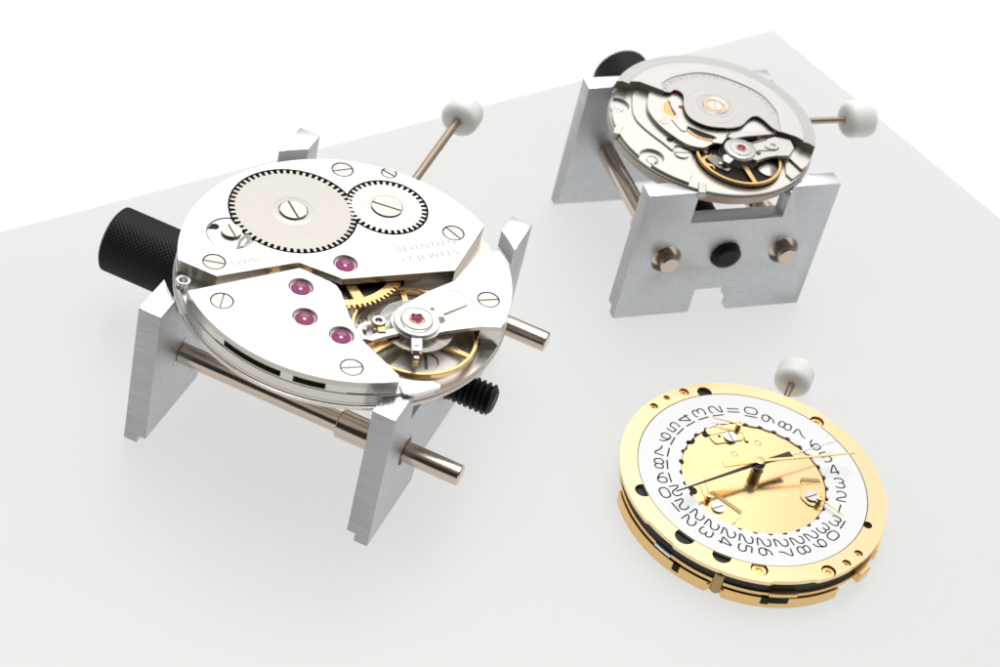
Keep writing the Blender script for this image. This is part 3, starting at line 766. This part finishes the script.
put('index_lever', flat(rnd([(6.68,-2.37),(7.47,-1.17),(8.34,-1.00),(8.64,-1.62),(8.21,-2.55),(7.22,-2.78)], .3), Y(20.7), Y(20.86), [circ((7.78,-1.91), .35, 16)], bev=.04), M['grey_steel'], bk2)
put('stud', flat([(1.93,-6.15),(2.85,-5.32),(3.44,-6.22),(2.81,-7.54),(2.09,-7.23)], Y(20.0), Y(20.6), bev=.06), M['steel'], reg2)
put('stud', lathe([(0, Y(20.9)), (.28, Y(20.9)), (.32, Y(20.8))], (6.13,-4.07), 16), M['slot'], reg2)
put('shock_bearing', lathe([(0, Y(20.3)), (.3, Y(20.3)), (.9, Y(20.1)), (1.4, Y(19.9)), (1.4, Y(19.64))], (7.79,-5.50), 32), M['dark_steel'], mp2)
put('pallet_jewel', lathe([(0, Y(20.1)), (.2, Y(20.1)), (.35, Y(20.0)), (.35, Y(19.64))], (7.69,-5.85), 20), M['steel'], mp2)
put('escape_bridge', flat(rnd([(0.04,-6.65),(0.92,-5.43),(1.96,-5.81),(3.35,-7.30),(2.94,-8.31),(1.39,-7.73)], .3), Y(19.64), Y(19.9), bev=.05), M['dark_steel'], mp2)
# rotor
rc_ = (.0, .1)
RR = 12.9
rs, re = -2.1, 169.0
front_l = [(-12.57,2.45),(-9.83,3.71),(-6.65,3.14)]
front_r = [(8.48,0.93),(10.36,0.75),(12.85,-0.45)]
disc_in = smooth([(-6.65,3.14),(-5.90,3.31),(-5.23,4.13),(-4.20,3.48),(-3.82,0.99),(-2.77,-0.94),(-0.67,-1.67),(1.67,-1.08),(3.46,0.11),(4.37,2.13),(5.19,3.02),(6.23,2.57),(7.37,1.46),(8.48,0.93)], False, 5)
inner = smooth([(-6.65,3.14),(-7.16,4.19),(-6.45,5.82),(-5.07,7.37),(-2.57,9.09),(0.39,9.42),(4.89,8.13),(7.45,5.25),(8.06,3.04),(8.48,0.93)], False, 5)
while re < rs: re += 360
rim_poly = arc(rc_, RR, rs, re) + front_l[1:-1] + inner + front_r[1:-1]
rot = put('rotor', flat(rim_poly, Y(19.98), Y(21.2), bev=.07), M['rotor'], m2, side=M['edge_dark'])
facet = arc(rc_, RR - .02, rs + 1.5, re - 2) + arc(rc_, RR - 1.55, re - 2, rs + 1.5)
put('rotor_facet', flat(facet, Y(21.19), Y(21.212), bev=.015), M['rotor_facet'], rot)
hubc = (-0.08,2.87)
rd = put('rotor_disc', flat(disc_in + inner[::-1][1:-1], Y(20.94), Y(21.1), [circ(hubc, 1.75, 40)], bev=.06), M['rotor_disc'], rot, side=M['edge'])
put('rotor_bearing', lathe([(1.78, Y(21.04)), (1.72, Y(21.15)), (1.66, Y(21.17)), (1.66, Y(21.17)), (1.5, Y(21.12)), (1.5, Y(21.0))], hubc, 48), M['rotor'], rot)
put('bearing_ring', lathe([(1.5, Y(21.0)), (1.48, Y(21.15)), (1.18, Y(21.15)), (1.14, Y(21.06)), (0, Y(21.06))], hubc, 48), M['copper'], rot)
put('rotor_ring', tube([(hubc[0] + 2.2*math.cos(2*math.pi*k/60), hubc[1] + 2.2*math.sin(2*math.pi*k/60), Y(21.09)) for k in range(60)], .04, 6, True), M['rotor'], rot)
screw(rot, hubc, 1.02, Y(21.16), 100, .14)
# row of small engraved marks along the edge of the disc
bm = bmesh.new(); mid = inner
tot = len(mid)
for i in range(3, tot - 8):
    if i % 9 == 8: continue
    a, b = Vector(mid[i]), Vector(mid[i+1]); t = (b - a).normalized(); nrm = Vector((hubc[0] - a.x, hubc[1] - a.y)).normalized()
    for f in (0.0,):
        p = a + (b - a)*f + nrm*.5
        h = random.choice((.4, .5, .5)); w = random.choice((.12, .22, .3))
        q = [p - t*w/2 - nrm*h/2, p + t*w/2 - nrm*h/2, p + t*w/2 + nrm*h/2, p - t*w/2 + nrm*h/2]
        ribbon([tuple(v) for v in (q if random.random() < .5 else [q[0], q[3], q[2]])], .075, Y(21.104), bm)
em = bpy.data.meshes.new('marks'); bm.to_mesh(em); bm.free()
rd.data.materials.append(M['engrave2'])
bm = bmesh.new(); bm.from_mesh(rd.data); k0 = len(bm.faces); bm.from_mesh(em); bm.faces.ensure_lookup_table()
for f in list(bm.faces)[k0:]: f.material_index = 2
bm.to_mesh(rd.data); bm.free(); bpy.data.meshes.remove(em)
crown_and_stem(m2, Vector((10.6, 5.9, Y(19.9))), Vector((17.2, 9.3, Y(19.9))), Vector((18.2, 9.85, Y(19.9))), .42, 2.38, 4.0)

# ------------------------------------------------------------------ movement three: gilt quartz, dial side up
m3 = empty('watch_movement', (32.05, -11.1, 0), 'gold-plated quartz movement with white date ring and hands, lying on the sheet', 'watch movement')
def flats(r, cuts):
    out = []
    for i in range(240):
        a = 360*i/240; k = r
        for c, w, d in cuts:
            da = abs((a - c + 180) % 360 - 180)
            if da < w: k = min(k, (r*math.cos(R(w)))/math.cos(R(da)) if d is None else r - d)
        out.append((k*math.cos(R(a)), k*math.sin(R(a))))
    return out
RG = 15.6
fl1, fl2 = -128.3, -67.9
bpl = flat(flats(RG, [(-100, 3, .55), (-43.6 + 15, 15, 1.7), (-162.9 - 14, 14, .9)]), 0, 1.5, bev=.1)
base = put('bottom_plate', bpl, M['gold_side'], m3, loc=(.3, 0, 0))
put('plate_gap', flat(circ(O, 15.0, 160), 1.49, 1.72, bev=0), M['cavity'], m3, loc=(.3, 0, 0))
def sector(r0, r1, a0, a1): return arc(O, r1, a0, a1) + arc(O, r0, a1, a0)
put('module_plate', flat(circ(O, 15.42, 200), 1.70, 2.15, bev=.06), M['gold_side'], m3, loc=(.3, 0, 0))
put('spacer', flat(circ(O, 15.2, 200), 2.14, 3.52, bev=.05), M['black'], m3, loc=(.15, 0, 0))
def at_(px_angle, r): return (r*math.cos(R(px_angle)), r*math.sin(R(px_angle)))
# notches in the side of the lower plates
for a, w, h0, h1, rr in ((-125.7, 4.2, .75, 2.0, 15.46), (-117.5, 1.6, .5, 1.5, 15.61), (-78.8, 1.8, .55, 1.55, 15.61), (-73.2, 4.2, .75, 2.0, 15.62)):
    put('side_opening', flat(sector(rr - .6, rr + .02, a - w, a + w), h0, h1, bev=0), M['cavity'], base)
a = -128.4; put('contact_strip', flat(sector(15.0, 15.6, a - 1.5, a + 7), 1.75, 2.2, bev=.04), M['silver'], base)
a = -72.6; put('contact_strip', flat(sector(15.0, 15.75, a - 5.5, a + 6.5), 1.9, 2.4, bev=.04), M['gold_side'], base)
a = -99.5; put('side_pin', lathe([(0, 3.4), (.55, 3.35), (.62, 3.2), (.62, .7), (0, .7)], at_(a, 15.35), 28), M['bronze'], base)
a = -32.3; put('corner_lug', flat(sector(14.6, 16.1, a - 3, a + 4), 1.3, 2.6, bev=.05), M['gold_side'], base)
# top plate
tp = put('top_plate', flat(flats(RG, [(fl1, 7, .25), (fl2, 9.5, .25), (55.0, 4, .1)]), 3.5, 4.0, [circ((-.1, .3), 13.5, 160)], bev=.12), M['gold'], m3)
hl = [((-12.20,-6.36), .95), ((-6.80,-11.76), 1.15), ((-2.47,-13.15), 1.1), ((1.80,-13.71), 1.0), ((9.47,-11.30), .85), ((11.40,-9.38), .5), ((12.66,-7.42), .5),
      ((-12.62,7.73), .5), ((-11.31,9.70), .4), ((-9.42,11.45), .62), ((-7.01,12.29), .9), ((6.66,12.35), .85), ((13.47,-2.62), .55)]
cuts = [cutter(lathe([(0, 1), (r, 1), (r, 6), (0, 6)], c, 36)) for c, r in hl]
for c in cuts: c.parent = m3
boolean(tp, cuts); bake(tp); drop(cuts)
for (c, r), k in zip(hl[3:], (1, 1, 1, 1, 1, 1, 1, 0, 1, 0)):
    if k: put('plate_screw', lathe([(0, 3.6), (r*.35, 3.6), (r*.4, 3.75), (r*.82, 3.75), (r*.9, 3.5)], c, 28), M['gold_side'], tp)
# date ring
dc = (-.1, .3)
teeth = []
for i in range(31*6):
    a = 2*math.pi*i/(31*6); teeth.append((dc[0] + (8.5 if i % 6 < 4 else 8.8)*math.cos(a), dc[1] + (8.5 if i % 6 < 4 else 8.8)*math.sin(a)))
dr = put('date_ring', flat(circ(dc, 13.4, 180), 3.66, 3.98, [[(x + .12, y - .05) for x, y in teeth]], bev=.05), M['enamel'], m3)
G = {'0': [[(.25, 0), (.75, 0), (1, .22), (1, .78), (.75, 1), (.25, 1), (0, .78), (0, .22), (.25, 0)]], '1': [[(.5, 0), (.5, 1)]],
     '2': [[(0, .8), (.2, 1), (.8, 1), (1, .8), (1, .62), (.85, .48), (.2, .28), (0, .1), (0, 0), (1, 0)]],
     '3': [[(0, .85), (.2, 1), (.8, 1), (1, .82), (1, .66), (.8, .53), (.4, .53)], [(.8, .53), (1, .38), (1, .18), (.8, 0), (.2, 0), (0, .15)]],
     '4': [[(.75, 0), (.75, 1), (.62, 1), (0, .3), (0, .24), (1, .24)]],
     '5': [[(.95, 1), (.12, 1), (.05, .56), (.75, .58), (1, .42), (1, .16), (.78, 0), (.2, 0), (0, .14)]],
     '6': [[(.9, 1), (.45, .9), (.1, .58), (0, .35), (0, .2), (.22, 0), (.78, 0), (1, .2), (1, .38), (.78, .56), (.3, .56), (.06, .42)]],
     '7': [[(0, 1), (1, 1), (.95, .8), (.45, .35), (.38, 0)]],
     '8': [[(.25, .53), (.75, .53), (.95, .68), (.95, .85), (.75, 1), (.25, 1), (.05, .85), (.05, .68), (.25, .53)], [(.25, .53), (0, .38), (0, .18), (.22, 0), (.78, 0), (1, .18), (1, .38), (.75, .53)]],
     '9': [[(.1, 0), (.55, .1), (.9, .42), (1, .65), (1, .8), (.78, 1), (.22, 1), (0, .8), (0, .62), (.22, .44), (.7, .44), (.94, .58)]]}
bm = bmesh.new()
for n in range(1, 32):
    an = R(96.2 + 11.6129*(n - 10)); s = str(n)
    ws = [.18 if ch == '1' else 1.08 for ch in s]; gap = .34
    tot = sum(ws) + gap*(len(s) - 1); x = 10.72 - tot/2 if len(s) > 1 else 10.35 - tot/2
    er, et = Vector((math.cos(an), math.sin(an))), Vector((-math.sin(an), math.cos(an)))
    for ch, w in zip(s, ws):
        for st_ in G[ch]:
            pts = [Vector(dc) + er*(x + (px_*w if ch != '1' else w/2)) + et*((py_ - .5)*1.5) for px_, py_ in st_]
            cl = len(st_) > 3 and st_[0] == st_[-1]
            pts = [tuple(p) for p in pts]
            if cl: pts = pts[:-1]
            if len(pts) > 2: pts = rnd(pts, .16, 3) if cl else [pts[0]] + rnd([pts[0]] + pts[1:-1] + [pts[-1]], .14, 3)[4:-4] + [pts[-1]]
            ribbon(pts, .185, 3.984, bm, cl)
        x += w + gap
put('date_numerals', bm, M['ink'], dr)
# central plate
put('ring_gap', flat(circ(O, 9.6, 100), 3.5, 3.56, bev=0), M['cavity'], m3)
cp = put('centre_plate', flat(circ((.02, .25), 8.42, 140), 3.5, 3.8, bev=.06), M['gold_center'], m3)
def piece(name, pts, z1, mat='gold_center', r=.25, bev=.05): return put(name, flat(rnd(pts, r), 3.78, z1, bev=bev), M[mat], cp)
piece('setting_plate', [(-6.38,6.05),(-4.56,7.70),(-2.23,8.50),(-1.26,7.64),(-0.97,6.02),(-1.47,5.92),(-1.87,7.15),(-3.08,7.22),(-5.76,5.25)], 3.98, r=.4)
piece('setting_plate', [(-5.83,5.17),(-3.01,7.19),(-1.88,7.27),(-1.60,6.16),(-4.82,4.21)], 3.93, r=.4)
piece('setting_plate', [(-6.34,-5.41),(-4.96,-3.90),(-4.34,-3.79),(-0.85,-5.86),(-1.49,-7.67),(-2.23,-8.41),(-3.77,-7.85),(-5.49,-6.72)], 3.95, r=.5)
piece('step_shade_bar', [(-4.79,-3.92),(-4.39,-3.56),(-0.85,-5.58),(-1.02,-6.11)], 4.02, 'bronze', .1)  # brown of these bars puts the step wall's shadow into colour
piece('setting_plate', [(5.42,1.79),(7.63,2.69),(8.14,2.04),(8.38,-0.03),(8.17,-1.41),(6.74,-1.93),(5.51,-0.91)], 3.95, r=.5)
piece('step_shade_bar', [(5.39,2.17),(7.44,2.80),(7.68,2.38),(5.42,1.68)], 4.02, 'bronze', .1)
piece('step_shade_bar', [(7.63,2.50),(7.87,2.42),(8.17,0.04),(7.93,-0.05)], 4.0, 'gold_side', .1)
for c_, s_ in (((-3.27,5.86), 120), ((-3.60,-6.03), 40), ((6.85,-0.39), 40)): screw(cp, c_, .78, 4.14, s_, .14, 'steel')
put('plate_hole', lathe([(0, 3.81), (.62, 3.81), (.66, 3.79)], (-6.77,-4.22), 28), M['cavity'], cp)
for c_, r_ in (((-7.77,3.79), .5), ((-8.33,2.38), .32), ((-6.16,5.43), .36), ((-8.47,-0.12), .3), ((-4.56,5.60), .2), ((-2.41,-6.65), .2)):
    put('plate_hole', lathe([(0, 3.935), (r_, 3.935), (r_ + .04, 3.79)], c_, 20), M['cavity'], cp)
for c_, r_ in (((-2.52,3.46), .3), ((0.04,6.30), .3)):
    put('plate_dimple', lathe([(r_, 3.81), (r_ + .05, 3.84), (r_ + .1, 3.81)], c_, 24), M['gold_side'], cp)
put('plate_hole', flat(rnd([(-8.26,0.63),(-7.89,-0.07),(-7.65,-0.65),(-7.95,-0.59),(-8.26,0.13)], .1), 3.78, 3.81, bev=0), M['gold_side'], cp)
# hands
hub = (0.10,0.82)
post = put('hand_post', lathe([(0, 3.8), (.66, 3.8), (.66, 4.35), (.56, 4.4), (.56, 4.7), (.74, 4.72), (.74, 4.8), (.56, 4.82), (.5, 5.2), (.5, 5.85), (.34, 5.9), (.34, 6.2), (0, 6.2)], hub, 36), M['post'], m3)
def hand(name, p0, p1, w0, w1, z, mat, tail=None, tw=0, hubr=.62):
    bm = bmesh.new()
    a, b = Vector(hub), Vector(p1)
    strip(hub, p1, w0, w1, z, z + .1, bm)
    if tail: strip(hub, tail, w0, tw, z - .003, z + .097, bm)
    lathe([(0, z - .02), (hubr, z - .02), (hubr, z + .11), (hubr - .05, z + .14), (.16, z + .14), (.12, z + .06), (0, z + .06)], hub, 32, bm)
    return put(name, bm, M[mat], m3)
hand('sweep_hand', hub, (10.85,6.10), .46, .17, 6.18, 'hand_gold', (-4.00,-1.37), .85, .56)
hand('minute_hand', hub, (-8.74,-7.08), .5, .14, 5.82, 'hand_dark', (3.65,3.57), 1.0, .7)
hand('hour_hand', hub, (8.93,8.30), .3, .12, 5.5, 'silver', None, 0, .7)
def small_hand(p0, p1, z, rod=None):
    h = bmesh.new(); strip(p0, p1, .22, .09, z, z + .08, h)
    lathe([(0, z - .02), (.33, z - .02), (.33, z + .1), (.14, z + .12), (.1, z + .05), (0, z + .05)], p0, 24, h)
    o_ = put('counter_hand', h, M['hand_gold'], m3)
    put('counter_post', lathe([(.16, z), (.22, z - .05), (.22, 4.2), (.34, 4.16), (.34, 3.8), (0, 3.8)][::-1], p0, 20), M['post'], o_)
small_hand((-2.55,7.76), (-5.76,7.67), 4.6)
small_hand((-4.85,-5.11), (-5.83,-2.16), 4.6)
small_hand((7.65,-0.95), (10.47,-2.82), 4.6)
crown_and_stem(m3, Vector((2.6, 14.8, 2.6)), Vector((3.55, 19.9, 2.6)), Vector((3.7, 20.9, 2.5)), .42, 2.28, 3.5)

# ------------------------------------------------------------------ light
w = bpy.data.worlds.new('World'); sc.world = w; w.use_nodes = True
nt = w.node_tree; bgn = nt.nodes['Background']
tc = nt.nodes.new('ShaderNodeTexCoord'); vm = nt.nodes.new('ShaderNodeVectorMath'); vm.operation = 'DOT_PRODUCT'
vm.inputs[1].default_value = (0, .70, .71)
nt.links.new(tc.outputs['Generated'], vm.inputs[0])
rp = nt.nodes.new('ShaderNodeValToRGB'); rp.color_ramp.interpolation = 'EASE'
e = rp.color_ramp.elements; e[0].position = .44; e[0].color = (.055, .052, .05, 1); e[1].position = .86; e[1].color = (1, 1, 1, 1)
mrn = nt.nodes.new('ShaderNodeMapRange'); mrn.inputs['From Min'].default_value = -1; mrn.inputs['From Max'].default_value = 1
nt.links.new(vm.outputs['Value'], mrn.inputs['Value']); nt.links.new(mrn.outputs['Result'], rp.inputs['Fac'])
nt.links.new(rp.outputs['Color'], bgn.inputs['Color']); bgn.inputs['Strength'].default_value = .5

def softbox(name, loc, target, sx, sy, radiance, color=(1, 1, 1)):
    l = bpy.data.lights.new(name, 'AREA'); l.shape = 'RECTANGLE'; l.size = sx; l.size_y = sy
    l.energy = radiance*math.pi*sx*sy; l.color = color
    o = bpy.data.objects.new(name, l); col.objects.link(o); o.location = loc
    o.rotation_euler = (Vector(target) - Vector(loc)).to_track_quat('-Z', 'Y').to_euler()
    return o
softbox('softbox_rear', (0, 420, 400), (0, 0, 0), 620, 420, .5)
softbox('added_rear_left', (-95, 405, 385), (-95, 0, 0), 410, 420, .45)  # added lamp; its edge grades the reflection across the gold plates
softbox('softbox_top', (-40, 140, 600), (0, 0, 0), 420, 420, 4.6)

# ------------------------------------------------------------------ camera
cd = bpy.data.cameras.new('camera'); co = bpy.data.objects.new('camera', cd); col.objects.link(co)
cd.sensor_width = 36; cd.lens = 81.7505; cd.clip_start = 1; cd.clip_end = 5000
rt, up, fw = Vector((.96760482, .16565425, .19052448)), Vector((-.25246962, .63487976, .7301964)), Vector((0, .7546432, -.65613539))
mt = Matrix((rt, up, -fw)).transposed().to_4x4(); mt.translation = Vector((0, -200, 179.7756)); co.matrix_world = mt
cd.dof.use_dof = True; cd.dof.focus_distance = 252; cd.dof.aperture_fstop = .045
sc.camera = co
sc.view_settings.view_transform = 'Standard'; sc.view_settings.look = 'None'; sc.view_settings.exposure = 0
